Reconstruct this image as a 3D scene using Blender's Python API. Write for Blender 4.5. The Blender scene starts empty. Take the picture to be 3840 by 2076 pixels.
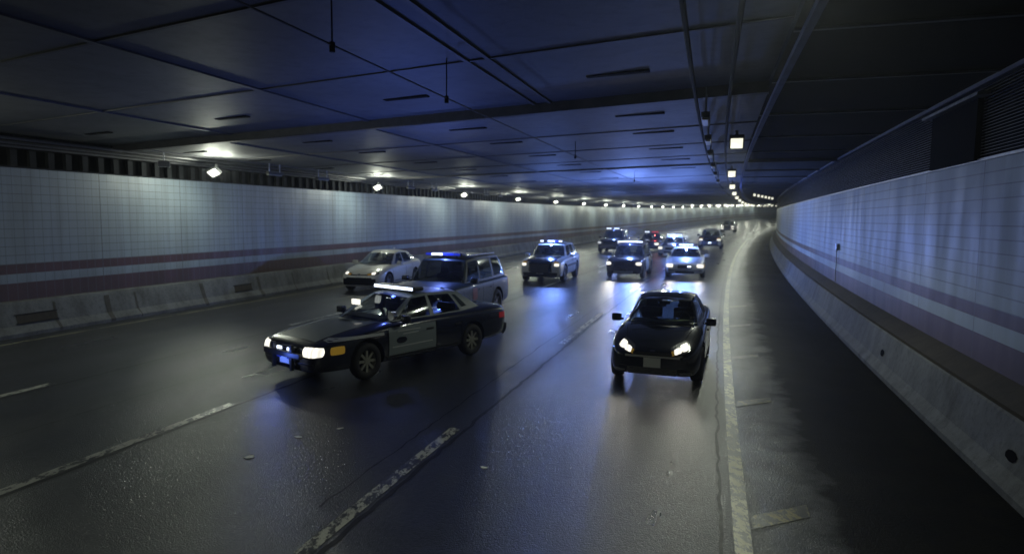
import bpy, bmesh, math, random
from math import sin, cos, pi, radians
from mathutils import Vector, Matrix, Euler
from mathutils.bvhtree import BVHTree
random.seed(7)
sc = bpy.context.scene
C = sc.collection

# ------------------------------------------------------------------ camera
CAM_H = 3.2
PIT, ROLL = 0.0906, 0.0084
cam_d = bpy.data.cameras.new("camera"); cam = bpy.data.objects.new("camera", cam_d); C.objects.link(cam)
cam_d.sensor_width = 36.0; cam_d.lens = 36.0 * 2422.2 / 3840.0
cam_d.clip_start = 0.1; cam_d.clip_end = 1500
cp, sp, cr, sr = cos(PIT), sin(PIT), cos(ROLL), sin(ROLL)
right = (cr, sr * sp, sr * cp); up = (-sr, cr * sp, cr * cp); back = (0, -cp, sp)
cam.matrix_world = Matrix(((right[0], up[0], back[0], 0), (right[1], up[1], back[1], 0), (right[2], up[2], back[2], CAM_H), (0, 0, 0, 1)))
cam_d.dof.use_dof = True; cam_d.dof.focus_distance = 9.0; cam_d.dof.aperture_fstop = 0.9
sc.camera = cam

# ------------------------------------------------------------------ world, exposure
w = bpy.data.worlds.new("World"); sc.world = w; w.use_nodes = True
bg = w.node_tree.nodes["Background"]; bg.inputs[0].default_value = (0.012, 0.016, 0.03, 1); bg.inputs[1].default_value = 0.3
sc.view_settings.view_transform = 'Standard'; sc.view_settings.look = 'None'
sc.view_settings.exposure = -0.38; sc.view_settings.gamma = 1.0
sc.render.engine = 'CYCLES'
cy = sc.cycles
cy.use_denoising = True
try: cy.denoiser = 'OPENIMAGEDENOISE'
except Exception: pass
cy.max_bounces = 5; cy.diffuse_bounces = 3; cy.glossy_bounces = 3; cy.sample_clamp_indirect = 3.0; cy.sample_clamp_direct = 0.0
cy.caustics_reflective = False; cy.caustics_refractive = False
LAMP_W = 1.0

# ------------------------------------------------------------------ road path: everything stands on (s along, off to the left, z up)
TH0, K0, K1, K2, ZZ, GG = .2846, .001798, -.2531e-4, .1585e-6, .7806e-4, -.0026
DS = 0.25; S_MIN = -16.0; N_S = int((285 - S_MIN) / DS)
SX, SY, ST = [0.0] * N_S, [0.0] * N_S, [0.0] * N_S
_t = 0.0; _x = 0.0; _y = 0.0; I0 = int(-S_MIN / DS)
for i in range(N_S):
    s = S_MIN + i * DS
    _t += (K0 + K1 * s + K2 * s * s) * DS
    ST[i] = _t
for i in range(N_S): pass
t0_ = ST[I0]
for i in range(N_S):
    ST[i] = ST[i] - t0_ + TH0
    _x += sin(ST[i]) * DS; _y += cos(ST[i]) * DS; SX[i] = _x; SY[i] = _y
x0_, y0_ = SX[I0], SY[I0]
for i in range(N_S): SX[i] -= x0_; SY[i] -= y0_
def gz(s): return GG * s + ZZ * s * s
def frame(s):
    f = (s - S_MIN) / DS; i = max(0, min(N_S - 2, int(f))); a = f - i
    return SX[i] * (1 - a) + SX[i + 1] * a, SY[i] * (1 - a) + SY[i + 1] * a, ST[i] * (1 - a) + ST[i + 1] * a
def P(s, off, z=0.0):
    x, y, t = frame(s)
    return Vector((x - cos(t) * off, y + sin(t) * off, z + gz(s)))
def near_s(X, Y):
    b = min(range(N_S), key=lambda i: (SX[i] - X) ** 2 + (SY[i] - Y) ** 2)
    return S_MIN + b * DS
S0, S1 = -15.5, 262.0
def srange(a, b):
    out = []; s = a
    while s < b - 1e-6:
        out.append(s); s += 1.0 if s < 60 else 2.5
    out.append(b); return out

# ------------------------------------------------------------------ materials
def principled(name):
    m = bpy.data.materials.new(name); m.use_nodes = True
    return m, m.node_tree, m.node_tree.nodes["Principled BSDF"]
def mat(name, col, rough=.5, metal=0.0, coat=0.0, emit=None, es=0.0, noise=0.0, nscale=4.0, spec=None):
    m, nt, b = principled(name)
    b.inputs['Base Color'].default_value = (*col, 1); b.inputs['Roughness'].default_value = rough
    b.inputs['Metallic'].default_value = metal; b.inputs['Coat Weight'].default_value = coat; b.inputs['Coat Roughness'].default_value = .04
    if spec is not None: b.inputs['Specular IOR Level'].default_value = spec
    if emit: b.inputs['Emission Color'].default_value = (*emit, 1); b.inputs['Emission Strength'].default_value = es
    if noise:
        tc = nt.nodes.new('ShaderNodeTexCoord'); n = nt.nodes.new('ShaderNodeTexNoise'); n.inputs['Scale'].default_value = nscale
        n.inputs['Detail'].default_value = 6
        nt.links.new(tc.outputs['Object'], n.inputs['Vector'])
        r = nt.nodes.new('ShaderNodeMapRange'); r.inputs['From Min'].default_value = .3; r.inputs['From Max'].default_value = .7
        r.inputs['To Min'].default_value = 1 - noise; r.inputs['To Max'].default_value = 1 + noise
        nt.links.new(n.outputs['Fac'], r.inputs['Value'])
        mx = nt.nodes.new('ShaderNodeVectorMath'); mx.operation = 'SCALE'; mx.inputs[0].default_value = col
        nt.links.new(r.outputs[0], mx.inputs['Scale']); nt.links.new(mx.outputs[0], b.inputs['Base Color'])
        r2 = nt.nodes.new('ShaderNodeMapRange'); r2.inputs['To Min'].default_value = max(0.02, rough * (1 - noise * .6)); r2.inputs['To Max'].default_value = min(1, rough * (1 + noise * .6))
        nt.links.new(n.outputs['Fac'], r2.inputs['Value']); nt.links.new(r2.outputs[0], b.inputs['Roughness'])
    return m
def emis(name, col, s, base=(.05, .05, .05)):
    return mat(name, base, .3, emit=col, es=s)
def glass_material(name, tint, refl=.06):
    m = bpy.data.materials.new(name); m.use_nodes = True; nt = m.node_tree; nt.nodes.remove(nt.nodes['Principled BSDF'])
    tr = nt.nodes.new('ShaderNodeBsdfTransparent'); tr.inputs[0].default_value = (*tint, 1)
    gl = nt.nodes.new('ShaderNodeBsdfGlossy'); gl.inputs['Roughness'].default_value = refl; gl.inputs[0].default_value = (.9, .95, .95, 1)
    fr = nt.nodes.new('ShaderNodeFresnel'); fr.inputs[0].default_value = 1.65
    mx = nt.nodes.new('ShaderNodeMixShader'); nt.links.new(fr.outputs[0], mx.inputs[0]); nt.links.new(tr.outputs[0], mx.inputs[1]); nt.links.new(gl.outputs[0], mx.inputs[2])
    nt.links.new(mx.outputs[0], nt.nodes['Material Output'].inputs[0]); return m
class NB:
    """small helper for node graphs"""
    def __init__(s, nt): s.nt = nt
    def n(s, t, **k):
        x = s.nt.nodes.new(t)
        for a, v in k.items(): setattr(x, a, v)
        return x
    def l(s, a, b): s.nt.links.new(a, b)
    def m(s, op, a, b=None, c=None):
        x = s.n('ShaderNodeMath', operation=op)
        for i, v in enumerate((a, b, c)):
            if v is None: continue
            if isinstance(v, (int, float)): x.inputs[i].default_value = v
            else: s.l(v, x.inputs[i])
        return x.outputs[0]
    def noise(s, vec, scale, detail=4, rough=.55):
        x = s.n('ShaderNodeTexNoise'); x.inputs['Scale'].default_value = scale; x.inputs['Detail'].default_value = detail
        x.inputs['Roughness'].default_value = rough
        s.l(vec, x.inputs['Vector']); return x.outputs['Fac']
    def rng(s, v, a, b, c, d):
        x = s.n('ShaderNodeMapRange'); s.l(v, x.inputs['Value'])
        for i, q in zip(('From Min', 'From Max', 'To Min', 'To Max'), (a, b, c, d)): x.inputs[i].default_value = q
        return x.outputs[0]
    def mix(s, f, a, b):
        x = s.n('ShaderNodeMix', data_type='RGBA')
        if isinstance(f, (int, float)): x.inputs[0].default_value = f
        else: s.l(f, x.inputs[0])
        for i, v in ((6, a), (7, b)):
            if isinstance(v, tuple): x.inputs[i].default_value = (*v, 1)
            else: s.l(v, x.inputs[i])
        return x.outputs[2]

def road_material():
    m, nt, b = principled("wet_asphalt"); g = NB(nt)
    uv = g.n('ShaderNodeUVMap'); uv.uv_map = 'UVMap'
    mp = g.n('ShaderNodeMapping'); g.l(uv.outputs[0], mp.inputs[0]); mp.inputs['Scale'].default_value = (.12, .9, 1)
    geo = g.n('ShaderNodeNewGeometry'); pos = geo.outputs['Position']
    streak = g.noise(mp.outputs[0], 1.0, 5)
    big = g.noise(pos, .35, 4)
    grain = g.noise(pos, 34, 4, .8)
    grain2 = g.noise(pos, 20, 4, .75)
    base = g.mix(g.rng(g.m('ADD', g.m('MULTIPLY', grain, .5), g.m('MULTIPLY', grain2, .5)), .40, .66, 0, 1), (.006, .007, .008), (.075, .078, .074))
    base = g.mix(g.rng(streak, .35, .7, 0, .6), base, (.03, .031, .033))
    # separate lateral coordinate for the darker, duller shoulder
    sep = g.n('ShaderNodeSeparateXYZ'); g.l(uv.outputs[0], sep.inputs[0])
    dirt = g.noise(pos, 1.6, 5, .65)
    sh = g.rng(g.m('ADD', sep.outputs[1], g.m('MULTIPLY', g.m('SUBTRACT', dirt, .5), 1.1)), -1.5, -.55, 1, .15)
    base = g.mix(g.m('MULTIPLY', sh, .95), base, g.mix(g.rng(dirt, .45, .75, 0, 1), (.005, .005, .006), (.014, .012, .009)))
    g.l(base, b.inputs['Base Color'])
    ro = g.rng(g.m('ADD', g.m('MULTIPLY', streak, .6), g.m('MULTIPLY', big, .5)), .35, .75, .25, .38)
    trk = g.m('COSINE', g.m('MULTIPLY', g.m('ADD', sep.outputs[1], .46 - .95), 2 * pi / 2.06))
    ro = g.m('SUBTRACT', ro, g.m('MULTIPLY', trk, .035))
    oil = g.m('MULTIPLY', g.rng(g.m('COSINE', g.m('MULTIPLY', g.m('ADD', sep.outputs[1], .46 - 2.05), 2 * pi / 4.1)), .75, 1, 0, 1), g.rng(dirt, .4, .7, 0, .7))
    base = g.mix(oil, base, (.008, .008, .008))
    g.l(base, b.inputs['Base Color'])
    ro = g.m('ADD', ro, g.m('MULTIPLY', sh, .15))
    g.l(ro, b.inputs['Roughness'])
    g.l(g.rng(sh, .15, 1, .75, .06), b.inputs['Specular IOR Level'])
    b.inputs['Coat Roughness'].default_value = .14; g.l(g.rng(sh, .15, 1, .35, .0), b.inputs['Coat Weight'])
    bp = g.n('ShaderNodeBump'); bp.inputs['Strength'].default_value = .7; bp.inputs['Distance'].default_value = .011
    grit = g.n('ShaderNodeTexVoronoi'); grit.inputs['Scale'].default_value = 62; g.l(pos, grit.inputs['Vector'])
    hh = g.m('ADD', g.m('MULTIPLY', grain, .5), g.m('ADD', g.m('MULTIPLY', grain2, .4), g.m('MULTIPLY', grit.outputs['Distance'], -.5)))
    g.l(hh, bp.inputs['Height']); g.l(bp.outputs[0], b.inputs['Normal']); g.l(bp.outputs[0], b.inputs['Coat Normal'])
    return m
def paint_material(name, col, wear):
    m, nt, b = principled(name); g = NB(nt)
    geo = g.n('ShaderNodeNewGeometry'); pos = geo.outputs['Position']
    mp = g.n('ShaderNodeMapping'); mp.inputs['Scale'].default_value = (9, 4.5, 4); mp.inputs['Rotation'].default_value = (0, 0, .3); g.l(pos, mp.inputs[0])
    f = g.rng(g.m('ADD', g.m('MULTIPLY', g.noise(mp.outputs[0], 1.0, 8, .75), .7), g.m('MULTIPLY', g.noise(pos, .9, 3), .3)), wear - .02, wear + .02, 0, 1)
    g.l(g.mix(f, (.03, .031, .03), col), b.inputs['Base Color']); b.inputs['Roughness'].default_value = .34; b.inputs['Specular IOR Level'].default_value = .7
    bp = g.n('ShaderNodeBump'); bp.inputs['Strength'].default_value = .3; bp.inputs['Distance'].default_value = .01
    g.l(g.noise(pos, 50, 3), bp.inputs['Height']); g.l(bp.outputs[0], b.inputs['Normal'])
    return m
def tile_material(name, row, ztop, z1, z2, z3, vj, vfac, gain=1.0, stk=.55):
    m, nt, b = principled(name); g = NB(nt)
    uv = g.n('ShaderNodeUVMap'); uv.uv_map = 'UVMap'
    sep = g.n('ShaderNodeSeparateXYZ'); g.l(uv.outputs[0], sep.inputs[0]); s, z = sep.outputs[0], sep.outputs[1]
    def joint(v, step, width, shift=0.0):
        fr = g.m('FRACT', g.m('DIVIDE', g.m('ADD', v, 1000 * step + shift), step))
        return g.m('LESS_THAN', fr, width / step)
    hj = g.m('MULTIPLY', joint(z, row, .02, -(ztop % row)), g.m('GREATER_THAN', z, z1 - .02))
    pj = joint(s, 3.0, .03)
    fj = joint(s, vj, .02)
    # every tile column a slightly different shade, as the glazed panels have
    col = g.m('FLOOR', g.m('DIVIDE', g.m('ADD', s, 1000 * vj), vj))
    wn = g.n('ShaderNodeTexWhiteNoise', noise_dimensions='1D'); g.l(col, wn.inputs['W'])
    pcol = g.m('FLOOR', g.m('DIVIDE', g.m('ADD', s, 3000), 3.0))
    wn2 = g.n('ShaderNodeTexWhiteNoise', noise_dimensions='1D'); g.l(pcol, wn2.inputs['W'])
    geo = g.n('ShaderNodeNewGeometry')
    mp = g.n('ShaderNodeMapping'); mp.inputs['Scale'].default_value = (1.2, 1.2, .25); g.l(geo.outputs['Position'], mp.inputs[0])
    dirt = g.noise(mp.outputs[0], 1.2, 5, .6)
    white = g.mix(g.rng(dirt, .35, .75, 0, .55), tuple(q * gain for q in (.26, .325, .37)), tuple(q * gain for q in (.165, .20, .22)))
    mp2 = g.n('ShaderNodeMapping'); mp2.inputs['Scale'].default_value = (2.4, 2.4, .12); g.l(geo.outputs['Position'], mp2.inputs[0])
    streaks = g.noise(mp2.outputs[0], 1.5, 6, .65)
    white = g.mix(g.rng(streaks, .5, .72, 0, stk), white, (.11, .11, .10))
    white = g.mix(g.m('MULTIPLY', wn.outputs['Value'], .2), white, (.14, .15, .15))
    white = g.mix(g.m('MULTIPLY', wn2.outputs['Value'], .3), white, (.19, .20, .21))
    brown = g.mix(g.rng(dirt, .3, .7, 0, 1), (.085, .036, .026), (.055, .026, .021))
    st = g.m('MAXIMUM', g.m('MULTIPLY', g.m('LESS_THAN', z, z1), g.m('GREATER_THAN', z, z2)), g.m('LESS_THAN', z, z3))
    c = g.mix(st, white, brown)
    c = g.mix(g.m('MULTIPLY', fj, vfac), c, (.10, .11, .12))
    c = g.mix(g.m('MULTIPLY', hj, .6), c, (.07, .075, .08))
    c = g.mix(g.m('MULTIPLY', pj, .6), c, (.06, .065, .07))
    # grime rising from the foot of the wall
    gr = g.m('MULTIPLY', g.rng(z, .8, 1.6, .5, 0), g.rng(dirt, .3, .7, .3, 1))
    c = g.mix(gr, c, (.05, .045, .04))
    g.l(c, b.inputs['Base Color']); g.l(g.rng(dirt, .3, .7, .42, .6), b.inputs['Roughness'])
    bp = g.n('ShaderNodeBump'); bp.inputs['Strength'].default_value = .4; bp.inputs['Distance'].default_value = .01; bp.invert = True
    g.l(g.m('ADD', hj, pj), bp.inputs['Height']); g.l(bp.outputs[0], b.inputs['Normal'])
    return m
def concrete_material(name, col, dark, scale=1.0, rough=.8, spec=.4):
    m, nt, b = principled(name); g = NB(nt); b.inputs['Specular IOR Level'].default_value = spec
    geo = g.n('ShaderNodeNewGeometry'); pos = geo.outputs['Position']
    mp = g.n('ShaderNodeMapping'); mp.inputs['Scale'].default_value = (1, 1, .4); g.l(pos, mp.inputs[0])
    a = g.noise(mp.outputs[0], 1.3 * scale, 6, .65); d = g.noise(pos, 9 * scale, 5, .6); e = g.noise(pos, 60, 2)
    c = g.mix(g.rng(a, .4, .68, 0, 1), col, dark)
    c = g.mix(g.rng(d, .5, .75, 0, .6), c, tuple(x * .5 for x in dark))
    c = g.mix(g.rng(e, .3, .7, 0, .25), c, tuple(x * 1.3 for x in col))
    g.l(c, b.inputs['Base Color']); b.inputs['Roughness'].default_value = rough
    bp = g.n('ShaderNodeBump'); bp.inputs['Strength'].default_value = .4; bp.inputs['Distance'].default_value = .015
    g.l(g.m('ADD', d, g.m('MULTIPLY', e, .4)), bp.inputs['Height']); g.l(bp.outputs[0], b.inputs['Normal'])
    return m

M = {}
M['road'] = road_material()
M['white_line'] = paint_material('worn_white_paint', (.55, .55, .47), .488)
M['edge_line'] = paint_material('dull_edge_paint', (.26, .25, .16), .47)
M['yellow_line'] = paint_material('worn_yellow_paint', (.36, .33, .17), .515)
M['hatch'] = paint_material('faded_yellow_paint', (.20, .17, .05), .53)
M['seal'] = mat('crack_sealer', (.006, .006, .007), .5, noise=.5, nscale=12)
M['tileL'] = tile_material('glazed_wall_panel', .234, 4.449, 1.875, 1.618, 1.369, .25, .5)
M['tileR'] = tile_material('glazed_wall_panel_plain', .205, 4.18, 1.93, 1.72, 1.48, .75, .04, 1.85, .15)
M['barrier'] = concrete_material('stained_concrete', (.16, .17, .175), (.065, .066, .062), 1.3)
M['joint'] = concrete_material('stained_joint', (.085, .082, .072), (.05, .048, .04))
M['barrier_dark'] = concrete_material('grimy_concrete', (.05, .042, .03), (.025, .02, .015))
M['ceil'] = concrete_material('painted_ceiling_panel', (.115, .115, .12), (.07, .07, .075), .5, .6)
M['ceil_unlit'] = concrete_material('unlit_tone_ceiling', (.006, .006, .007), (.004, .004, .005), .5, .95, .05)  # lack of lamp light over the near shoulder painted as near-black
M['ceil_lit'] = concrete_material('lit_tone_ceiling', (.10, .10, .10), (.06, .06, .062), .5, .8, .1)  # lamp light on the farther shoulder ceiling painted as paler grey
M['ceil_seam'] = mat('ceiling_seam', (.06, .06, .065), .6, noise=.3)
M['black'] = mat('matt_black', (.004, .004, .005), .9, spec=.05)
M['louver'] = mat('louver_metal', (.17, .175, .20), .5, .1, noise=.25)
M['seam_light'] = mat('ceiling_batten', (.085, .085, .09), .6, noise=.3)
M['fin'] = mat('fin_metal', (.02, .021, .023), .8, noise=.3, spec=.1)
M['galv'] = mat('galvanised_steel', (.35, .36, .38), .4, .7, noise=.3, nscale=6)
M['tray'] = mat('cable_tray_metal', (.10, .13, .26), .6, 0, spec=.1, noise=.25, nscale=3)  # blue of the strobe light put into the metal colour
M['housing'] = mat('lamp_housing', (.05, .05, .052), .6, .2)
M['unlit'] = mat('unlit_lamp_glass', (.24, .24, .22), .4)
M['lens'] = emis('lit_lamp_glass', (1, .98, .78), 1.5)
M['tyre'] = mat('tyre_rubber', (.012, .012, .013), .75)
M['rim'] = mat('alloy_rim', (.30, .30, .31), .35, .8)
M['rim_dark'] = mat('steel_rim', (.30, .30, .26), .5, .3)
M['glass'] = glass_material('dark_window_glass', (.45, .48, .5))
M['pane'] = mat('opaque_dark_glass', (.010, .012, .016), .06)
M['seat'] = mat('seat_fabric', (.05, .05, .048), .8)
M['dash'] = mat('dashboard_plastic', (.26, .27, .22), .6)
M['glass_green'] = glass_material('greenish_windscreen', (.72, .80, .70))
M['trim'] = mat('black_plastic_trim', (.012, .012, .013), .45)
M['chrome'] = mat('chrome', (.6, .6, .62), .15, 1.0)
M['paint_black'] = mat('black_paint', (.006, .008, .012), .22, coat=1.0)
M['paint_navy'] = mat('dark_police_paint', (.010, .012, .022), .25, coat=1.0)
M['paint_grey'] = mat('grey_panel_paint', (.20, .235, .245), .45, coat=.3)
M['paint_silver'] = mat('silver_white_paint', (.62, .61, .55), .4, coat=.6)
M['paint_greygreen'] = mat('grey_green_paint', (.022, .036, .038), .45, 0, coat=.2)
M['paint_white'] = mat('white_paint', (.50, .52, .52), .35, coat=.8)
M['paint_lav'] = mat('pale_blue_grey_paint', (.36, .37, .46), .35, coat=.7)
M['plate'] = mat('number_plate', (.88, .89, .82), .5)
M['amber'] = emis('amber_lens', (1, .62, .08), .12, (.5, .25, .02))
M['head'] = emis('lit_headlamp', (1, .96, .84), .8)
_nt = M['head'].node_tree; _g = NB(_nt); _tc = _g.n('ShaderNodeTexCoord')
_wv = _g.n('ShaderNodeTexWave'); _wv.bands_direction = 'Y'; _wv.inputs['Scale'].default_value = 4; _wv.inputs['Distortion'].default_value = 1.5; _g.l(_tc.outputs['Object'], _wv.inputs[0])
_g.l(_g.rng(_wv.outputs['Fac'], 0, 1, 1.2, 2.1), _nt.nodes['Principled BSDF'].inputs['Emission Strength'])
M['head_cool'] = emis('lit_headlamp_cool', (.92, .95, 1), .8)
M['tail'] = emis('red_lens', (1, .05, .06), .06, (.3, .01, .012))
M['tail_on'] = emis('lit_red_lens', (1, .1, .1), .7, (.3, .01, .012))
M['strobe'] = emis('lit_blue_white_strobe', (.72, .82, 1), 3.2)
M['strobe_blue'] = emis('blue_strobe_glass', (.05, .10, .8), .22, (.02, .03, .25))
M['seal_red'] = mat('faded_red_emblem', (.22, .06, .05), .5)
M['reflector'] = mat('headlamp_reflector', (.3, .3, .3), .2, .8)

# ------------------------------------------------------------------ object helpers
def link(name, me, m=None, parent=None):
    o = bpy.data.objects.new(name, me); C.objects.link(o)
    if m is not None and hasattr(me, 'materials') and len(me.materials) == 0: me.materials.append(m)
    if parent: o.parent = parent
    return o
def meta(o, label=None, cat=None, group=None, kind=None):
    if label: o['label'] = label
    if cat: o['category'] = cat
    if group: o['group'] = group
    if kind: o['kind'] = kind
    return o
def thing(name, label, cat, loc=(0, 0, 0), rz=0.0, group=None):
    o = bpy.data.objects.new(name, None); C.objects.link(o); o.empty_display_size = .3
    o.location = loc; o.rotation_euler = (0, 0, rz)
    return meta(o, label, cat, group)
def mesh(name, verts, faces, uvs=None, smooth=False):
    me = bpy.data.meshes.new(name); me.from_pydata([tuple(v) for v in verts], [], faces)
    if uvs:
        l = me.uv_layers.new(name='UVMap')
        for p in me.polygons:
            for li in p.loop_indices: l.data[li].uv = uvs[me.loops[li].vertex_index]
    if smooth:
        for p in me.polygons: p.use_smooth = True
    me.validate(); me.update(); return me
def sweep(name, prof, ss, m, parent=None, closed=False, smooth=False, skew=0.0, caps=False):
    """profile [(off, z[, uvcoord])] swept along the road path"""
    V, U, F = [], [], []
    n = len(prof)
    for s in ss:
        for q in prof:
            off, z = q[0], q[1]
            s_ = s + skew * off
            V.append(P(s_, off, z)); U.append((s_, q[2] if len(q) > 2 else z))
    for i in range(len(ss) - 1):
        for j in range(n if closed else n - 1):
            a = i * n + j; b = i * n + (j + 1) % n
            F.append((a, b, b + n, a + n))
    if caps and closed:
        F.append(tuple(range(n))[::-1]); F.append(tuple(range((len(ss) - 1) * n, len(ss) * n)))
    return link(name, mesh(name, V, F, U, smooth), m, parent)
def boxprof(o0, o1, z0, z1): return [(o0, z0), (o1, z0), (o1, z1), (o0, z1)]
class MB:
    def __init__(s): s.v = []; s.f = []
    def box(s, a, b, mtx=None):
        x0, y0, z0 = a; x1, y1, z1 = b; k = len(s.v)
        vs = [Vector(q) for q in ((x0, y0, z0), (x1, y0, z0), (x1, y1, z0), (x0, y1, z0), (x0, y0, z1), (x1, y0, z1), (x1, y1, z1), (x0, y1, z1))]
        if mtx: vs = [mtx @ q for q in vs]
        s.v += vs
        s.f += [tuple(k + i for i in q) for q in ((0, 3, 2, 1), (4, 5, 6, 7), (0, 1, 5, 4), (1, 2, 6, 5), (2, 3, 7, 6), (3, 0, 4, 7))]
        return s
    def cyl(s, a, b, r, n=12, r2=None):
        a, b = Vector(a), Vector(b); d = (b - a).normalized(); u = d.orthogonal().normalized(); w_ = d.cross(u); k = len(s.v)
        if r2 is None: r2 = r
        for c_, rr in ((a, r), (b, r2)):
            for i in range(n): s.v.append(c_ + (u * cos(2 * pi * i / n) + w_ * sin(2 * pi * i / n)) * rr)
        s.f += [(k + i, k + (i + 1) % n, k + n + (i + 1) % n, k + n + i) for i in range(n)]
        s.f += [tuple(k + i for i in range(n))[::-1], tuple(k + n + i for i in range(n))]
        return s
    def lathe(s, prof, n=28, axis='y', cen=(0, 0, 0)):
        k = len(s.v); m_ = len(prof)
        for i in range(n):
            a = 2 * pi * i / n
            for r, h in prof: s.v.append(Vector((cen[0] + r * cos(a), cen[1] + h, cen[2] + r * sin(a))))
        for i in range(n):
            for j in range(m_ - 1):
                a = k + i * m_ + j; b = k + ((i + 1) % n) * m_ + j
                s.f.append((a, a + 1, b + 1, b))
        return s
    def build(s, name, m, parent=None, bevel=0.0, smooth=False):
        me = mesh(name, s.v, s.f, None, smooth)
        if bevel:
            bm = bmesh.new(); bm.from_mesh(me)
            bmesh.ops.bevel(bm, geom=bm.edges[:], offset=bevel, segments=2, affect='EDGES', profile=.6)
            bm.to_mesh(me); bm.free()
            for p in me.polygons: p.use_smooth = False
        return link(name, me, m, parent)
def recalc(me):
    bm = bmesh.new(); bm.from_mesh(me); bmesh.ops.remove_doubles(bm, verts=bm.verts[:], dist=1e-4)
    bmesh.ops.recalc_face_normals(bm, faces=bm.faces[:]); bm.to_mesh(me); bm.free()
def copy_tree(o, parent=None):
    c = o.copy(); C.objects.link(c); c.parent = parent
    for ch in list(o.children): copy_tree(ch, c)
    return c
def lamp(name, typ, energy, col, loc, parent=None, radius=.05, rot=None, spot=None, blend=.5, size=None):
    d = bpy.data.lights.new(name, typ); d.energy = energy; d.color = col
    if typ in ('POINT', 'SPOT'): d.shadow_soft_size = radius
    if typ == 'SPOT': d.spot_size = radians(spot); d.spot_blend = blend
    o = bpy.data.objects.new(name, d); C.objects.link(o); o.location = loc
    if rot: o.rotation_euler = rot
    if parent: o.parent = parent
    return o

# ================================================================== THE TUNNEL
WL, WR = 17.79, -4.11
SSL = srange(S0, S1)
# --- road sheet
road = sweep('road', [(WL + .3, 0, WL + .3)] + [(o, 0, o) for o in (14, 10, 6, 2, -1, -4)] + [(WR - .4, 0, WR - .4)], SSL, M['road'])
meta(road, 'wet dark asphalt roadway of the tunnel with reflections', 'road', kind='structure')
def ribbon(name, o0, o1, a, b, m, z=.004, parent=road, step=1.0, wob=0.0):
    n = max(1, int((b - a) / step)); ss = [a + (b - a) * i / n for i in range(n + 1)]
    V, F, U = [], [], []
    for s in ss:
        d = random.uniform(-wob, wob)
        V += [P(s, o0 + d, z), P(s, o1 + d + random.uniform(-wob, wob) * .5, z)]; U += [(s, o0), (s, o1)]
    for i in range(n): F.append((2 * i, 2 * i + 2, 2 * i + 3, 2 * i + 1))
    return link(name, mesh(name, V, F, U), m, parent)
LD, LC, LB, LA, LL = -.46, 3.6, 7.73, 11.9, 16.54
ribbon('left_edge_line', LL - .07, LL + .07, -14, 250, M['edge_line'])
ribbon('right_edge_line', LD - .085, LD + .085, -14, 250, M['yellow_line'])
for o in (LC, LB, LA):
    s = 9.0 - 12.9 * 2
    for k in range(22):
        ribbon('lane_dash', o - .085, o + .085, s - 5.8, s, M['white_line'])
        s += 12.9
for s, ln in ((7.1, .62), (11.8, .6), (15.8, .6), (20.6, .6), (25.2, .6)):
    mb = MB(); w_ = .16
    a, b, c_, d = P(s - w_, LD - .11, .005), P(s + w_, LD - .11, .005), P(s + .5 + w_, LD - .11 - ln, .005), P(s + .5 - w_, LD - .11 - ln, .005)
    link('hatch_bar', mesh('hatch_bar', [a, b, c_, d], [(0, 1, 2, 3)]), M['hatch'], road)
for s, o0 in ():
    a, b, c_, d = P(s - .05, o0, .005), P(s + .05, o0, .005), P(s - .1, o0 - .85, .005), P(s - .25, o0 - .85, .005)
    link('hatch_bar', mesh('hatch_bar', [a, b, c_, d], [(0, 1, 2, 3)]), M['hatch'], road)
for off, a, b, wd in ((LC - .17, -6, 60, .03), (LC + .42, 6, 40, .012), (LB - .14, -6, 70, .03), (LA - .2, -6, 60, .02), (LD + .22, -8, 60, .018), (LB + 1.9, 2, 22, .008)):
    ribbon('crack_seal', off - wd, off + wd, a, b, M['seal'], .003, step=.22, wob=.022)

# --- ceiling (slight cross fall), a raised bay near the camera with a step where it ends
def ceil_z(off): return 5.45 - .016 * (off + 1)
SK = .17
rr = srange(-14, 200)
def ceil_sheet(name, a, b, dz, m):
    ss = [a] + [s for s in rr if a < s < b] + [b]
    offs = (-.9, 2, 5, 8, 11, 14, WL - .05)
    return sweep(name, [(o, ceil_z(o) + dz, o) for o in offs], ss, m, skew=SK)
ceil = ceil_sheet('ceiling', 12.4, 240, 0, M['ceil']); meta(ceil, 'panelled tunnel ceiling with dark seams and slots', 'ceiling', kind='structure')
cb = ceil_sheet('ceiling_near_bay', -14, 12.4, .16, M['ceil']); cb.parent = ceil
sweep('ceiling_step', [(-.9, ceil_z(-.9) - .05, 0), (WL - .05, ceil_z(WL) - .05, 1)], [12.30, 12.42], M['ceil_seam'], ceil, skew=SK)
st_ = []
V, F = [], []
for i, o in enumerate((-.9, 4, 9, 14, WL - .05)):
    for r, z in ((12.30, ceil_z(o) + .16), (12.30, ceil_z(o) - .03), (12.42, ceil_z(o) - .03), (12.42, ceil_z(o) + .01)): V.append(P(r + SK * o, o, z))
for i in range(4):
    for j in range(3): F.append((i * 4 + j, i * 4 + j + 1, (i + 1) * 4 + j + 1, (i + 1) * 4 + j))
link('ceiling_beam', mesh('ceiling_beam', V, F), M['ceil_seam'], ceil)
def batten_cross(r, wd, dep, m, o0=-.9, o1=WL - .05):
    V, F = [], []; dz = .16 if r < 12.3 else 0
    offs = [o0 + (o1 - o0) * i / 6 for i in range(7)]
    for o in offs:
        z = ceil_z(o) + dz
        for rr_, zz in ((r - wd, z), (r - wd, z - dep), (r + wd, z - dep), (r + wd, z)): V.append(P(rr_ + SK * o, o, zz))
    for i in range(6):
        for j in range(3): F.append((i * 4 + j, i * 4 + j + 1, (i + 1) * 4 + j + 1, (i + 1) * 4 + j))
    link('ceiling_seam', mesh('ceiling_seam', V, F), m, ceil)
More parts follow.
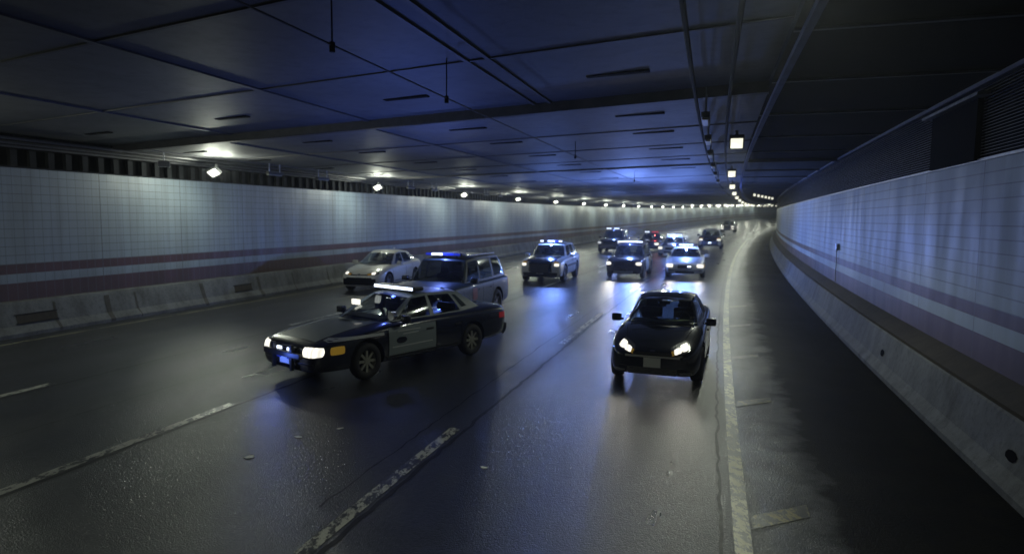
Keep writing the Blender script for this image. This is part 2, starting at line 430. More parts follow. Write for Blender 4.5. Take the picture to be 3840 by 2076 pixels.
for r in (5.4, 8.6, 16.0, 19.6, 23.2, 26.8, 34, 41, 48, 55, 70, 85): batten_cross(r, .03 if r != 26.8 else .07, .02 if r != 26.8 else .06, M['ceil_seam'])
def batten_long(o, wd, dep, a, b, dz=0.0, m=None):
    z = ceil_z(o) + dz
    sweep('ceiling_seam', [(o - wd, z, 0), (o - wd, z - dep, 0), (o + wd, z - dep, 0), (o + wd, z, 0)], [a + (b - a) * i / 60 for i in range(61)], m or M['ceil_seam'], ceil)
for o in (3.15, 3.5): batten_long(o, .035, .03, -10, 12.4 + SK * o, .16, M['seam_light'])
for o in (7.75, 12.35): batten_long(o, .06, .03, -10, 12.4 + SK * o, .16, M['seam_light'])
for o in (7.75, 12.75, 16.2): batten_long(o, .05, .03, 12.5 + SK * o, 110)
# dark ventilation slots in rows
for r in (10.5, 13.7, 16.6, 20.4, 24.3, 28.4, 33, 38):
    for o, ln in ((15.4, .5), (10.4, .5), (5.65, .5), (1.5, .52)):
        if r > 30 and o < 5: continue
        dz = .16 if r < 12.3 else 0; wd = .075 if r < 12.3 else .06
        mb = MB(); z = ceil_z(o) + dz
        V = []
        for zz in (z - .02, z + .03):
            for (q, u) in ((-ln, -wd), (ln, -wd), (ln, wd), (-ln, wd)): V.append(P(r + SK * (o + q) + u, o + q, zz))
        mb.v = V; mb.f = [(0, 1, 2, 3), (4, 7, 6, 5), (0, 4, 5, 1), (1, 5, 6, 2), (2, 6, 7, 3), (3, 7, 4, 0)]
        mb.build('vent_slot', M['black'], ceil)
# --- ceiling over the right shoulder, unlit and lit stretches painted in two tones
dk = sweep('ceiling_over_shoulder', [(WR - .3, 5.47, 0), (-.9, 5.47, 1)], srange(S0, 26), M['ceil_unlit'], ceil)
sweep('ceiling_over_shoulder', [(WR - .3, 5.44, 0), (-.9, 5.44, 1)], srange(26.2, S1), M['ceil_lit'], ceil)
sweep('ceiling_beam', boxprof(WR + .02, -.96, 5.36, 5.475), [26.0, 26.3], M['ceil_seam'], ceil, closed=True, caps=True)
for r in (31, 36, 42, 50): sweep('ceiling_beam', boxprof(WR + .02, -.96, 5.38, 5.45), [r, r + .3], M['ceil_seam'], ceil, closed=True, caps=True)
for r in (6, 8.5, 11.5, 15, 19, 23):
    V, F = [], []
    for o in (WR - .1, -.9):
        for rr_, zz in ((r - .04, 5.47), (r - .04, 5.44), (r + .04, 5.44), (r + .04, 5.47)): V.append(P(rr_, o, zz))
    link('ceiling_seam', mesh('ceiling_seam', V, [(j, j + 1, 5 + j, 4 + j) for j in range(3)]), M['ceil_seam'], ceil)

# --- left wall
wallL = thing('tunnel_wall', 'long left tunnel wall of pale glazed panels with two brown stripes', 'wall', P(20, WL, 0))
def par(o, root):
    o.parent = root; o.matrix_parent_inverse = Matrix.Translation(-root.location) if root.rotation_euler.z == 0 else root.matrix_basis.inverted(); return o
par(sweep('glazed_panels', [(WL, .86), (WL, 1.5), (WL, 2.5), (WL, 3.5), (WL, 4.449)], SSL, M['tileL']), wallL)
par(sweep('coping', boxprof(WL - .05, WL + .03, 4.45, 4.49), SSL, M['fin'], closed=True), wallL)
par(sweep('recess_band', [(WL + .12, 4.49), (WL + .12, 4.95), (WL - .25, 4.96), (WL - .25, 5.3)], SSL, M['black']), wallL)
V, F = [], []
mb = MB(); s = 4.0
while s < 90:
    a, b = P(s, WL, 4.49), P(s + .17, WL, 4.49)
    k = len(mb.v); up_ = Vector((0, 0, .45)); n_ = (P(s, WL - .03, 4.49) - a)
    mb.v += [a + n_, b + n_, b + n_ + up_, a + n_ + up_, a - n_ * 3, b - n_ * 3, b - n_ * 3 + up_, a - n_ * 3 + up_]
    mb.f += [tuple(k + i for i in q) for q in ((0, 1, 2, 3), (1, 5, 6, 2), (4, 0, 3, 7))]
    s += .5
par(mb.build('fin_row', M['fin']), wallL)
for z0, r_, o_ in ((4.98, .035, WL - .32), (5.06, .05, WL - .5), (5.02, .03, WL - .8), (5.09, .04, WL - 1.15)):
    pr = [(o_ + r_ * cos(a), z0 + r_ * sin(a)) for a in [2 * pi * i / 6 for i in range(6)]]
    pp = sweep('pipe', pr, SSL, M['ceil_seam'], closed=True)
    meta(pp, {-.32: 'thin dark pipe lowest above the fins of the left wall', -.5: 'thick dark pipe nearest the left wall under the ceiling', -.8: 'thin dark conduit between two pipes under the ceiling at left', -1.15: 'dark pipe farthest out from the left wall under the ceiling'}[round(o_ - WL, 2)], 'pipe', 'service pipes along the left wall')
# --- left barrier
barL = thing('concrete_barrier', 'low stained concrete barrier along the foot of the left wall', 'barrier', P(20, 17.3, 0))
prof = [(17.21, -.02), (17.21, .10), (17.36, .28), (17.50, .80), (17.53, .88), (17.56, .90), (WL + .05, .90)]
par(sweep('barrier_body', prof, SSL, M['barrier'], smooth=False), barL)
def barrier_face(z): return 17.36 + (z - .28) / .52 * .14
for sc_, ln in ((12.7, 1.05), (20.5, .9), (30.5, .9), (42, 1.0)):
    V, F = [], []
    mb = MB()
    for s_ in (sc_ - ln / 2, sc_ + ln / 2):
        for z, d in ((.34, -.012), (.55, -.012), (.55, .06), (.34, .06)): mb.v.append(P(s_, barrier_face(z) + d, z))
    mb.f = [(0, 1, 5, 4), (3, 7, 6, 2), (1, 2, 6, 5), (0, 4, 7, 3), (0, 3, 2, 1), (4, 5, 6, 7)]
    par(mb.build('drain_box', M['barrier_dark']), barL)
    mb = MB()
    for a, b, z0, z1 in ((sc_ - ln / 2 - .04, sc_ + ln / 2 + .04, .55, .575), (sc_ - ln / 2 - .04, sc_ + ln / 2 + .04, .315, .34)):
        for s_ in (a, b):
            for z, d in ((z0, -.02), (z1, -.02), (z1, .06), (z0, .06)): mb.v.append(P(s_, barrier_face(z) + d, z))
        k = len(mb.v) - 8
        mb.f += [tuple(k + i for i in q) for q in ((0, 1, 5, 4), (3, 7, 6, 2), (1, 2, 6, 5), (0, 4, 7, 3), (0, 3, 2, 1), (4, 5, 6, 7))]
    par(mb.build('drain_frame', M['fin']), barL)
for s_ in (9.2, 13.2, 14.8, 15.8, 18.5, 21.4, 23.5, 26, 29, 33, 37, 41, 46, 52, 58):
    wd = random.choice((.03, .05, .08)); jm = MB()
    for i, s2 in enumerate((s_ - wd, s_ + wd)):
        for z, o_ in ((.02, 17.205), (.10, 17.205), (.28, 17.352), (.80, 17.492)): jm.v.append(P(s2 + random.uniform(-.03, .03), o_, z))
    k = len(jm.v) - 8
    jm.f += [(k, k + 1, k + 5, k + 4), (k + 1, k + 2, k + 6, k + 5), (k + 2, k + 3, k + 7, k + 6)]
    par(jm.build('barrier_joint', M['joint']), barL)
# --- right wall
wallR = thing('tunnel_wall', 'curving right tunnel wall of pale panels under a black louvred band', 'wall', P(12, WR, 0))
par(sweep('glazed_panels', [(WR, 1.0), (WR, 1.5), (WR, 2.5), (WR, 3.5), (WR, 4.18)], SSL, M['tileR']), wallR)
par(sweep('coping', boxprof(WR - .02, WR + .05, 4.18, 4.22), SSL, M['galv'], closed=True), wallR)
par(sweep('louver_back', [(WR - .06, 4.2, 0), (WR - .06, 5.42, 1)], SSL, M['black']), wallR)
nl = 24; V, F = [], []
h = (5.38 - 4.225) / nl
for i in range(nl):
    z = 4.225 + i * h; k = len(V)
    for s_ in SSL: V += [P(s_, WR - .05, z + h * .45), P(s_, WR + .015, z), P(s_, WR + .015, z + h * .16)]
    for q in range(len(SSL) - 1):
        a = k + q * 3; F += [(a, a + 1, a + 4, a + 3), (a + 1, a + 2, a + 5, a + 4)]
par(link('louver_band', mesh('louver_band', V, F), M['louver']), wallR)
par(sweep('louver_rail', boxprof(WR - .03, WR + .07, 5.38, 5.45), SSL, M['louver'], closed=True), wallR)
cab = thing('black_cabinet', 'black box cabinet set into the louvred band of the right wall', 'cabinet', P(14.2, WR, 4.2))
par(sweep('cabinet_body', boxprof(WR - .03, WR + .10, 4.20, 5.18), [12.2, 13.0, 13.8, 14.5], M['black'], closed=True, caps=True), cab)
par(sweep('cabinet_hood', boxprof(WR + .0, WR + .18, 5.20, 5.25), [12.0, 13.0, 14.0, 14.9], M['galv'], closed=True, caps=True), cab)
barR = thing('concrete_barrier', 'pale stained concrete barrier along the foot of the right wall', 'barrier', P(12, -3.5, 0))
prof = [(-3.43, -.02), (-3.43, .09), (-3.56, .26), (-3.69, .80), (-3.72, .83)]
par(sweep('barrier_body', prof, SSL, M['barrier']), barR)
par(sweep('ledge', [(-3.72, .83), (-3.80, .835), (WR - .03, 1.06)], SSL, M['barrier_dark']), barR)
for s_ in (9.0, 15.4):
    mb = MB(); k = len(mb.v)
    for i in range(9):
        a = 2 * pi * i / 9
        z = .42 + .07 * sin(a); mb.v.append(P(s_ + .16 * cos(a) + random.uniform(-.02, .02), -(3.56 + (z - .26) / .54 * .13) + .006, z))
    mb.f.append(tuple(range(k, k + 9)))
    par(mb.build('drain_hole', M['black']), barR)
# --- end of the modelled tunnel, far round the bend and behind the camera
# --- cable tray and hanging cable
tr = sweep('cable_tray', boxprof(-.92, -.84, 5.04, 5.11), srange(-6, 160), M['tray'], closed=True, caps=True)
meta(tr, 'long pale cable tray under the ceiling at the edge of the right bay', 'cable tray')
for o_, l_ in ((.28, 'thin grey conduit over the right lane beside the unlit lamps'), (-.25, 'thin grey conduit between the lit lamps and the cable tray')):
    pr = [(o_ + .03 * cos(a), 5.22 + .03 * sin(a)) for a in [2 * pi * i / 6 for i in range(6)]]
    meta(sweep('conduit', pr, srange(-6, 90), M['fin'], closed=True, caps=True), l_, 'conduit')
hc = thing('hanging_cable', 'thin cable hung on rods below the middle of the ceiling', 'cable', P(6, 3.65, 0))
pr = [(3.75 + .012 * cos(a), 4.97 + .012 * sin(a)) for a in [2 * pi * i / 5 for i in range(5)]]
par(sweep('cable', pr, srange(-4, 40), M['ceil_seam'], closed=True), hc)
for s_ in (3, 6, 9, 18, 30):
    mb = MB(); top = ceil_z(3.75) + (.16 if s_ < 12.9 else 0)
    mb.cyl(P(s_, 3.75, 4.94), P(s_, 3.75, top), .010, 6); mb.cyl(P(s_, 3.75, 4.90), P(s_, 3.75, 5.0), .03, 8)
    par(mb.build('hanger_rod', M['fin']), hc)

# ================================================================== LAMPS
WARM = (.93, 1, .82)
def make_lamp(name, a=.34, b=.19):
    t = bpy.data.objects.new(name, None); C.objects.link(t)
    mb = MB().box((-a, -b, .0), (a, b, .10)); mb.box((-a + .06, -b + .06, .10), (a - .06, b - .06, .14)); mb.build('housing', M['housing'], t, bevel=.02)
    MB().box((-a + .03, -b + .03, -.022), (a - .03, b - .03, -.002)).build('lens', M['lens'], t, bevel=.008)
    MB().box((-.05, -.03, .13), (.05, .03, .40)).build('bracket', M['housing'], t)
    return t
def place(t, s, off, z, tilt=0.0, pitch=0.0):
    _, _, th = frame(s); t.location = P(s, off, z)
    t.rotation_euler = (Matrix.Rotation(pi / 2 - th, 3, 'Z') @ Matrix.Rotation(tilt, 3, 'X') @ Matrix.Rotation(pitch, 3, 'Y')).to_euler()
ordn = ['first', 'second', 'third', 'fourth', 'fifth', 'sixth', 'seventh', 'eighth', 'ninth', 'tenth', 'eleventh', 'twelfth', 'thirteenth', 'fourteenth', 'fifteenth', 'sixteenth', 'seventeenth', 'eighteenth', 'nineteenth', 'twentieth', 'twenty-first', 'twenty-second']
protoL = None
k = 0
for i in range(-1, 21):
    s = 17.8 + 10.55 * i
    if i < 0: s = 7.6
    if protoL is None:
        t = protoL = make_lamp('wall_lamp', .16, .20)
        for L_ in (lamp('lamp_light', 'POINT', 225 * LAMP_W, WARM, (0, 0, -.12), t, .08),
                   lamp('ceiling_fill', 'POINT', 60 * LAMP_W, WARM, (.1, -.55, -.02), t, .06)): pass  # second point light added beside the fixture to brighten the ceiling
    else: t = copy_tree(protoL)
    place(t, s, 16.1, 4.66, radians(-20), radians(38))
    if i < 0: lb = 'floodlight just past the left edge of the picture above the left wall'
    elif i == 0: lb = 'nearest lit floodlight in view, with a wide glow, above the left wall'
    else: lb = '%s lit floodlight along the left wall counting from the nearest' % ordn[i] if i < 22 else 'small'
    meta(t, lb, 'floodlight', 'lit floodlights along the left wall')
protoR = None
for i in range(0, 21):
    s = 5.1 + 9.9 * i if i else 4.5
    if protoR is None:
        t = protoR = make_lamp('ceiling_lamp', .155, .155)
        lamp('lamp_light', 'SPOT', 310 * LAMP_W, WARM, (0, 0, -.07), t, .08, (radians(16), radians(-40), 0), 160, .5)
    else: t = copy_tree(protoR)
    place(t, s, -.47, 4.88, 0, radians(48))
    if i == 0: lb = 'lit lamp above the top edge of the picture over the right lane'
    elif i == 1: lb = 'largest lit rectangular lamp beside the cable tray'
    elif i < 22: lb = '%s lit rectangular lamp beside the cable tray counting from the largest' % ordn[i - 1]
    else: lb = 'small far lit lamp of the right row near the bend'
    meta(t, lb, 'ceiling lamp', 'lit lamps beside the cable tray')
# far round the bend the rows multiply
protoM = None
for o_ in (2.6, 5.6, 8.8, 12.2):
    for i in range(9):
        s = 128 + 12 * i + o_ * .4
        if protoM is None:
            t = protoM = make_lamp('ceiling_lamp', .20, .26); lamp('lamp_light', 'POINT', 55, WARM, (0, 0, -.08), t, .06)
        else: t = copy_tree(protoM)
        place(t, s, o_, 5.0, 0, radians(50)); t.scale = (1.0, 1.6, 1.2)
        meta(t, 'tiny far lamp in the cluster of lamps above the distant bend', 'ceiling lamp', 'distant lamps above the bend')
for i in range(6):
    t = copy_tree(protoM); place(t, 50 + 2 * i, -1.75 - .29 * i, 4.95, 0, radians(50)); t.scale = (.6, .32, .6); t.name = 'ceiling_lamp'
    for c in list(t.children):
        if c.type == 'LIGHT': bpy.data.objects.remove(c)
    meta(t, '%s lamp from left in the slanting row above the right shoulder by the bend' % ordn[i], 'ceiling lamp', 'slanting row of lamps above the right shoulder')
# unlit fixtures
protoU = None
for i, s in enumerate((11.8, 14.9, 18.0, 21.8, 26, 31)):
    if protoU is None:
        t = protoU = bpy.data.objects.new('unlit_lamp', None); C.objects.link(t)
        MB().box((-.42, -.07, 0), (.42, .07, .09)).build('housing', M['housing'], t, bevel=.015)
        MB().box((-.39, -.055, -.04), (.39, .055, -.002)).build('diffuser', M['unlit'], t, bevel=.015)
        for x in (-.3, .3): MB().box((x - .015, -.012, .085), (x + .015, .012, .5)).build('bracket', M['galv'], t)
    else: t = copy_tree(protoU)
    place(t, s, .12, 4.92)
    meta(t, '%s unlit long lamp hanging over the right lane counting from the nearest' % ordn[i], 'lamp', 'unlit lamps over the right lane')
for i, (s, o_) in enumerate(((20.6, 15.9), (23.6, 15.9), (31.4, 15.9), (34.2, 15.9), (42.2, 15.9), (45, 15.9))):
    t = copy_tree(protoU); place(t, s, o_, 4.78); t.name = 'unlit_lamp'
    meta(t, 'unlit long lamp %s the %s lit floodlight of the left row' % ('just past' if i % 2 == 0 else 'further past', ordn[i // 2]), 'lamp', 'unlit lamps along the left wall')
cam_t = thing('camera_box', 'small pale camera box under the pipes before the nearest floodlight', 'camera', P(15.9, 16.2, 4.72), .5)
MB().box((-.16, -.1, -.02), (.16, .1, .16)).build('camera_body', M['unlit'], cam_t, bevel=.02)
MB().cyl((.0, 0, .15), (0, 0, .45), .02, 8).build('mount', M['galv'], cam_t)
#CARS#
# ================================================================== VEHICLES (local +x forward, +y left, origin on the ground between the axles)
def clampi(v, a, b): return max(a, min(b, v))
def make_hull(spec):
    """lower body: cross-sections lofted along x, smoothed, wheel arches cut out"""
    V, F = [], []; n = 0
    for st in spec['stations']:
        x, wd, zb, zs, zt, wt = st
        half = [(0, zb), (wd * .80, zb), (wd * .955, zb + .03), (wd, zb + .17), (wd * 1.0, zb + (zs - zb) * .62), (wd * .985, zs - .08), (wd * .955, zs), (wt, zt - .012), (wt * .5, zt), (0, zt + .004)]
        ring = half + [(-y, z) for y, z in half[-2:0:-1]]
        n = len(ring); V += [(x, y, z) for y, z in ring]
    ns = len(spec['stations'])
    for i in range(ns - 1):
        for j in range(n):
            a = i * n + j; b = i * n + (j + 1) % n
            F.append((a, b, b + n, a + n))
    F.append(tuple(range(n))[::-1]); F.append(tuple(range((ns - 1) * n, ns * n)))
    me = mesh('hull', V, F); recalc(me)
    me.materials.append(M['paint_black'])
    o = bpy.data.objects.new('hull', me); C.objects.link(o)
    md = o.modifiers.new('s', 'SUBSURF'); md.levels = 2; md.render_levels = 2
    mb = MB(); R = spec['R'] + .065; W = spec['W']
    for x in (spec['wb'] / 2, -spec['wb'] / 2):
        for sgn in (1, -1):
            mb.cyl((x, sgn * (W - .30), spec['R'] + .01), (x, sgn * (W + .3), spec['R'] + .01), R, 36)
    cm = mesh('cut', mb.v, mb.f); recalc(cm); cm.materials.append(M['black'])
    co = bpy.data.objects.new('cut', cm); C.objects.link(co)
    md = o.modifiers.new('b', 'BOOLEAN'); md.operation = 'DIFFERENCE'; md.object = co; md.solver = 'EXACT'
    try: md.material_mode = 'TRANSFER'
    except Exception: pass
    dg = bpy.context.evaluated_depsgraph_get(); dg.update()
    me2 = bpy.data.meshes.new_from_object(o.evaluated_get(dg), depsgraph=dg)
    bpy.data.objects.remove(o); bpy.data.objects.remove(co)
    for p in me2.polygons: p.use_smooth = True
    try: me2.set_sharp_from_angle(angle=radians(38))
    except Exception: pass
    me2.name = 'body'
    return me2
class Cabin:
    """greenhouse surface between a belt ring and a roof ring; t runs front centre -> side -> rear centre"""
    def __init__(s, bot, top, crown=.06, bow=.0, bowt=.0, bulge=.02):
        s.b, s.t, s.crown, s.bow, s.bowt, s.bulge = bot, top, crown, bow, bowt, bulge; s.n = len(bot) - 1
    def ring(s, pts, t, bow):
        i = clampi(int(t), 0, s.n - 1); a = t - i
        p = [pts[i][k] * (1 - a) + pts[i + 1][k] * a for k in range(3)]
        if i == 0: p[0] = pts[0][0] + (pts[1][0] - pts[0][0]) * a ** 1.8 
        if i == s.n - 1: p[0] = pts[s.n][0] + (pts[s.n - 1][0] - pts[s.n][0]) * (1 - a) ** 2.2
        return p
    def pt(s, t, v, side=1, off=0.0):
        if off:
            a = Vector(s.pt(t, v)); e = .01
            t2 = t + e if t < s.n - e else t - e; v2 = v + e if v < 1 - e else v - e
            d1 = (Vector(s.pt(t2, v)) - a) * (1 if t2 > t else -1); d2 = (Vector(s.pt(t, v2)) - a) * (1 if v2 > v else -1)
            nrm = d1.cross(d2).normalized()
            if nrm.dot(Vector((a.x - s.cx(), a.y, .15))) < 0: nrm = -nrm
            if t == 0 or t == s.n: nrm.y = 0
            a = a + nrm * off
            return (a.x, a.y * side, a.z)
        p, q = s.ring(s.b, t, s.bow), s.ring(s.t, t, s.bowt)
        r = [p[k] * (1 - v) + q[k] * v for k in range(3)]
        bl = s.bulge * sin(pi * clampi(v, 0, 1))
        if 1 <= t <= s.n - 1: r[1] += bl
        elif t < 1: r[0] += bl; r[1] += bl * t
        else: r[0] -= bl; r[1] += bl * (s.n - t)
        return (r[0], r[1] * side, r[2])
    def cx(s): return (s.b[0][0] + s.b[-1][0]) / 2
    def shell(s, holes=()):
        V, F = [], []; K = 16; T = s.n * K; vs = [0, .04, .10, .35, .6, .8, .90, .95, 1.0]; rk = [.06, .2, .4, .65, 1.0]
        for side in (1, -1):
            k0 = len(V)
            for i in range(T + 1):
                t = i / K
                for v in vs: V.append(s.pt(t, v, side))
                p = s.pt(t, 1.0, side)
                # the roof rounds over to the centre line
                for r in rk:
                    cz = s.crown * (1 - (1 - r) ** 2.4)
                    fx = min(1, 0.25 + .75 * min(abs(p[0] - s.t[0][0]), abs(p[0] - s.t[-1][0])) / .35)
                    V.append((p[0], p[1] * (1 - r), p[2] + cz * fx))
            m_ = len(vs) + len(rk)
            for i in range(T):
                for j in range(m_ - 1):
                    if j < len(vs) - 1 and any(h[0] <= (i + .5) / K <= h[1] and h[2] <= (vs[j] + vs[j + 1]) / 2 <= h[3] for h in holes): continue
                    a = k0 + i * m_ + j
                    F.append((a, a + m_, a + m_ + 1, a + 1))
        me = mesh('cabin', V, F); recalc(me)
        for p in me.polygons: p.use_smooth = True
        try: me.set_sharp_from_angle(angle=radians(40))
        except Exception: pass
        return me
    def glass(s, t0, t1, v0, v1, side=1, off=.006, m=None, parent=None, name='side_window', full=False, n=10, k=6, sl=0.0, sr_=0.0):
        """sl, sr_: how far the lower corners lean (in t)"""
        V, F = [], []
        cols = []
        if full:  # spans both sides through the centre line
            for i in range(-n, n + 1):
                u = abs(i) / n; cols.append(((t0 + (t1 - t0) * u), 1 if i >= 0 else -1))
        else:
            for i in range(n + 1): cols.append((t0 + (t1 - t0) * i / n, side))
        for t, sd in cols:
            for j in range(k + 1):
                v = v0 + (v1 - v0) * j / k; V.append(s.pt(t, v, sd, off))
        m_ = k + 1
        for i in range(len(cols) - 1):
            for j in range(k): a = i * m_ + j; F.append((a, a + m_, a + m_ + 1, a + 1))
        me = mesh(name, V, F, None, True)
        return link(name, me, m or M['glass'], parent)
class Skin:
    """lays panels, lamps and trim onto a body mesh by casting rays at it"""
    def __init__(s, me): 
        s.t = BVHTree.FromPolygons([v.co.copy() for v in me.vertices], [tuple(p.vertices) for p in me.polygons])
    def cast(s, p, d, off):
        h, nn, i, ds = s.t.ray_cast(Vector(p), Vector(d))
        if h is None:
            h, nn, i, ds = s.t.find_nearest(Vector(p))
            if h is None: return Vector(p)
            return h + nn * off
        if nn.dot(Vector(d)) > 0: nn = -nn
        return h + nn * off
    def patch(s, name, quad, d, m, parent, off=.008, n=8, k=5, rnd=0.0, thick=.02):
        q = [Vector(x) for x in quad]; d = Vector(d).normalized(); V, F = [], []
        for layer in (off, -thick):
            for j in range(k + 1):
                for i in range(n + 1):
                    u, v = 2 * i / n - 1, 2 * j / k - 1
                    if rnd:
                        uu, vv = u * math.sqrt(max(0, 1 - v * v / 2)), v * math.sqrt(max(0, 1 - u * u / 2))
                        u, v = u * (1 - rnd) + uu * rnd, v * (1 - rnd) + vv * rnd
                    a, b = (u + 1) / 2, (v + 1) / 2
                    p = (q[0] * (1 - a) + q[1] * a) * (1 - b) + (q[3] * (1 - a) + q[2] * a) * b
                    V.append(s.cast(p, d, layer))
        L = (n + 1) * (k + 1); w_ = n + 1
        for j in range(k):
            for i in range(n):
                a = j * w_ + i; F.append((a, a + 1, a + w_ + 1, a + w_)); F.append((L + a, L + a + w_, L + a + w_ + 1, L + a + 1))
        for i in range(n):
            F.append((i, L + i, L + i + 1, i + 1)); a = k * w_ + i; F.append((a, a + 1, L + a + 1, L + a))
        for j in range(k):
            a = j * w_; F.append((a, a + w_, L + a + w_, L + a)); a = j * w_ + n; F.append((a, L + a, L + a + w_, a + w_))
        me = mesh(name, V, F); recalc(me)
        return link(name, me, m, parent)
def make_wheel(x, y, R, wd, side, parent, steer=0.0, rim='rim', spokes=5):
    t = link('wheel', None, None, parent); t.location = (x, y, R); t.rotation_euler = (0, 0, steer)
    h = wd / 2
    MB().lathe([(R * .60, -h * .8), (R * .68, -h), (R * .93, -h), (R, -h * .6), (R, h * .6), (R * .93, h), (R * .68, h), (R * .60, h * .8)], 32).build('tyre', M['tyre'], t, smooth=True)
    mb = MB(); f = side * h * .72
    mb.lathe([(R * .66, side * h * .9), (R * .62, side * h * .55), (R * .60, -side * h * .6)], 32)
    mb.lathe([(0.001, f), (R * .16, f), (R * .18, f - side * .03), (R * .18, f - side * .06)], 20)
    for i in range(spokes):
        a = 2 * pi * i / spokes
        mt = Matrix.Rotation(a, 4, 'Y')
        y0, y1 = sorted((f - side * .045, f - side * .008))
        mb.box((R * .14, y0, -R * .07), (R * .63, y1, R * .07), mt)
    mb.build('rim', M[rim], t)
    y0 = f - side * .09
    MB().cyl((0, y0, 0), (0, y0 - side * .03, 0), R * .58, 24).build('brake_disc', M['black'], t)
    return t
def mirror(parent, x, y, z, side, m):
    mb = MB(); 
    mb.box((-.07, -.10, -.07), (.06, .10, .07))
    mb.box((-.02, -.16, -.05), (.03, -.08, -.01))
    o = mb.build('mirror', m, parent, bevel=.028); o.location = (x, y + side * .14, z); o.scale = (1, side, 1)
    for p in o.data.polygons: p.use_smooth = True
    return o
def lightbar(parent, x, z, wd, m='trim', lit=(0, 1, 2, 3, 4, 5), blue=(), energy=0, col=(.17, .31, 1), h=.09, nmod=6):
    b = MB().box((-.14, -wd / 2, 0), (.14, wd / 2, h)).build('lightbar', M[m], parent, bevel=.025); b.location = (x, 0, z)
    for y in (-.33, .33): MB().box((-.05, wd * y - .03, -.05), (.05, wd * y + .03, .0)).build('mount', M['trim'], b)
    for i in range(nmod):
        y0 = -wd / 2 + .02 + (wd - .04) * i / nmod; y1 = y0 + (wd - .04) / nmod - .025
        k_ = 'strobe' if i in lit else 'strobe_blue' if i in blue else 'pane'
        MB().box((.10, y0, .015), (.165, y1, h - .012)).build('strobe_lamp', M[k_], b)
        MB().box((-.165, y0, .015), (-.10, y1, h - .012)).build('strobe_lamp', M[k_ if k_ != 'strobe' else 'strobe_blue'], b)
    if energy:
        lamp('strobe_light', 'POINT', energy, col, (.25, 0, h + .22), b, .05)
    return b
def headlight_beam(parent, x, ys, z, e, yaw=0):
    for y in ys:
        lamp('headlamp_light', 'SPOT', e, (1, .95, .82), (x, y, z), parent, .05, (radians(82), 0, -pi / 2 + yaw), 95, .9)

SPEC = {}
SPEC['police_sedan'] = dict(wb=2.98, R=.335, W=.985, stations=[
    (2.66, .70, .34, .62, .64, .55), (2.63, .80, .27, .68, .70, .62), (2.50, .885, .24, .735, .765, .68), (2.1, .945, .22, .80, .855, .70), (1.5, .975, .22, .865, .935, .70),
    (1.0, .985, .22, .91, .985, .68), (.6, .985, .22, .935, 1.0, .66), (0, .985, .22, .95, 1.01, .66), (-.8, .985, .22, .955, 1.01, .66), (-1.5, .985, .23, .96, 1.02, .68),
    (-2.1, .965, .25, .955, 1.03, .70), (-2.55, .93, .27, .93, 1.01, .72), (-2.76, .87, .30, .90, .98, .68), (-2.82, .76, .36, .84, .92, .58)])
SPEC['compact'] = dict(wb=2.65, R=.325, W=.885, stations=[
    (2.17, .55, .26, .55, .58, .40), (2.12, .68, .22, .60, .65, .46), (1.98, .79, .19, .66, .73, .54), (1.65, .86, .18, .75, .83, .60), (1.25, .885, .18, .83, .91, .62),
    (.85, .885, .19, .88, .965, .62), (.4, .885, .19, .90, .98, .60), (-.3, .885, .19, .92, .99, .60), (-1.0, .885, .19, .95, 1.02, .60), (-1.5, .88, .22, .97, 1.05, .62),
    (-1.9, .855, .24, .98, 1.07, .62), (-2.15, .80, .28, .95, 1.04, .6), (-2.24, .70, .34, .88, .96, .52)])
SPEC['suv'] = dict(wb=2.95, R=.40, W=1.01, stations=[
    (2.52, .78, .36, .80, .84, .60), (2.47, .89, .30, .92, .99, .66), (2.30, .955, .28, 1.0, 1.09, .70), (1.8, 1.0, .28, 1.06, 1.15, .74), (1.3, 1.01, .28, 1.09, 1.19, .74),
    (.9, 1.01, .29, 1.10, 1.20, .74), (.3, 1.01, .29, 1.11, 1.18, .74), (-.6, 1.01, .29, 1.12, 1.18, .74), (-1.5, 1.01, .30, 1.13, 1.18, .74), (-2.2, 1.0, .32, 1.14, 1.19, .74),
    (-2.5, .96, .36, 1.14, 1.19, .72), (-2.62, .88, .44, 1.10, 1.16, .66)])
SPEC['crossover'] = dict(wb=2.86, R=.385, W=.99, stations=[
    (2.38, .72, .34, .74, .78, .56), (2.33, .85, .27, .86, .91, .62), (2.18, .93, .25, .95, 1.01, .66), (1.7, .98, .25, 1.01, 1.08, .70), (1.25, .99, .25, 1.05, 1.13, .70),
    (.8, .99, .26, 1.07, 1.15, .70), (.2, .99, .26, 1.08, 1.15, .70), (-.6, .99, .26, 1.10, 1.16, .70), (-1.4, .985, .28, 1.12, 1.17, .70), (-2.1, .965, .30, 1.13, 1.18, .68),
    (-2.4, .92, .36, 1.12, 1.17, .64), (-2.5, .82, .44, 1.06, 1.12, .58)])
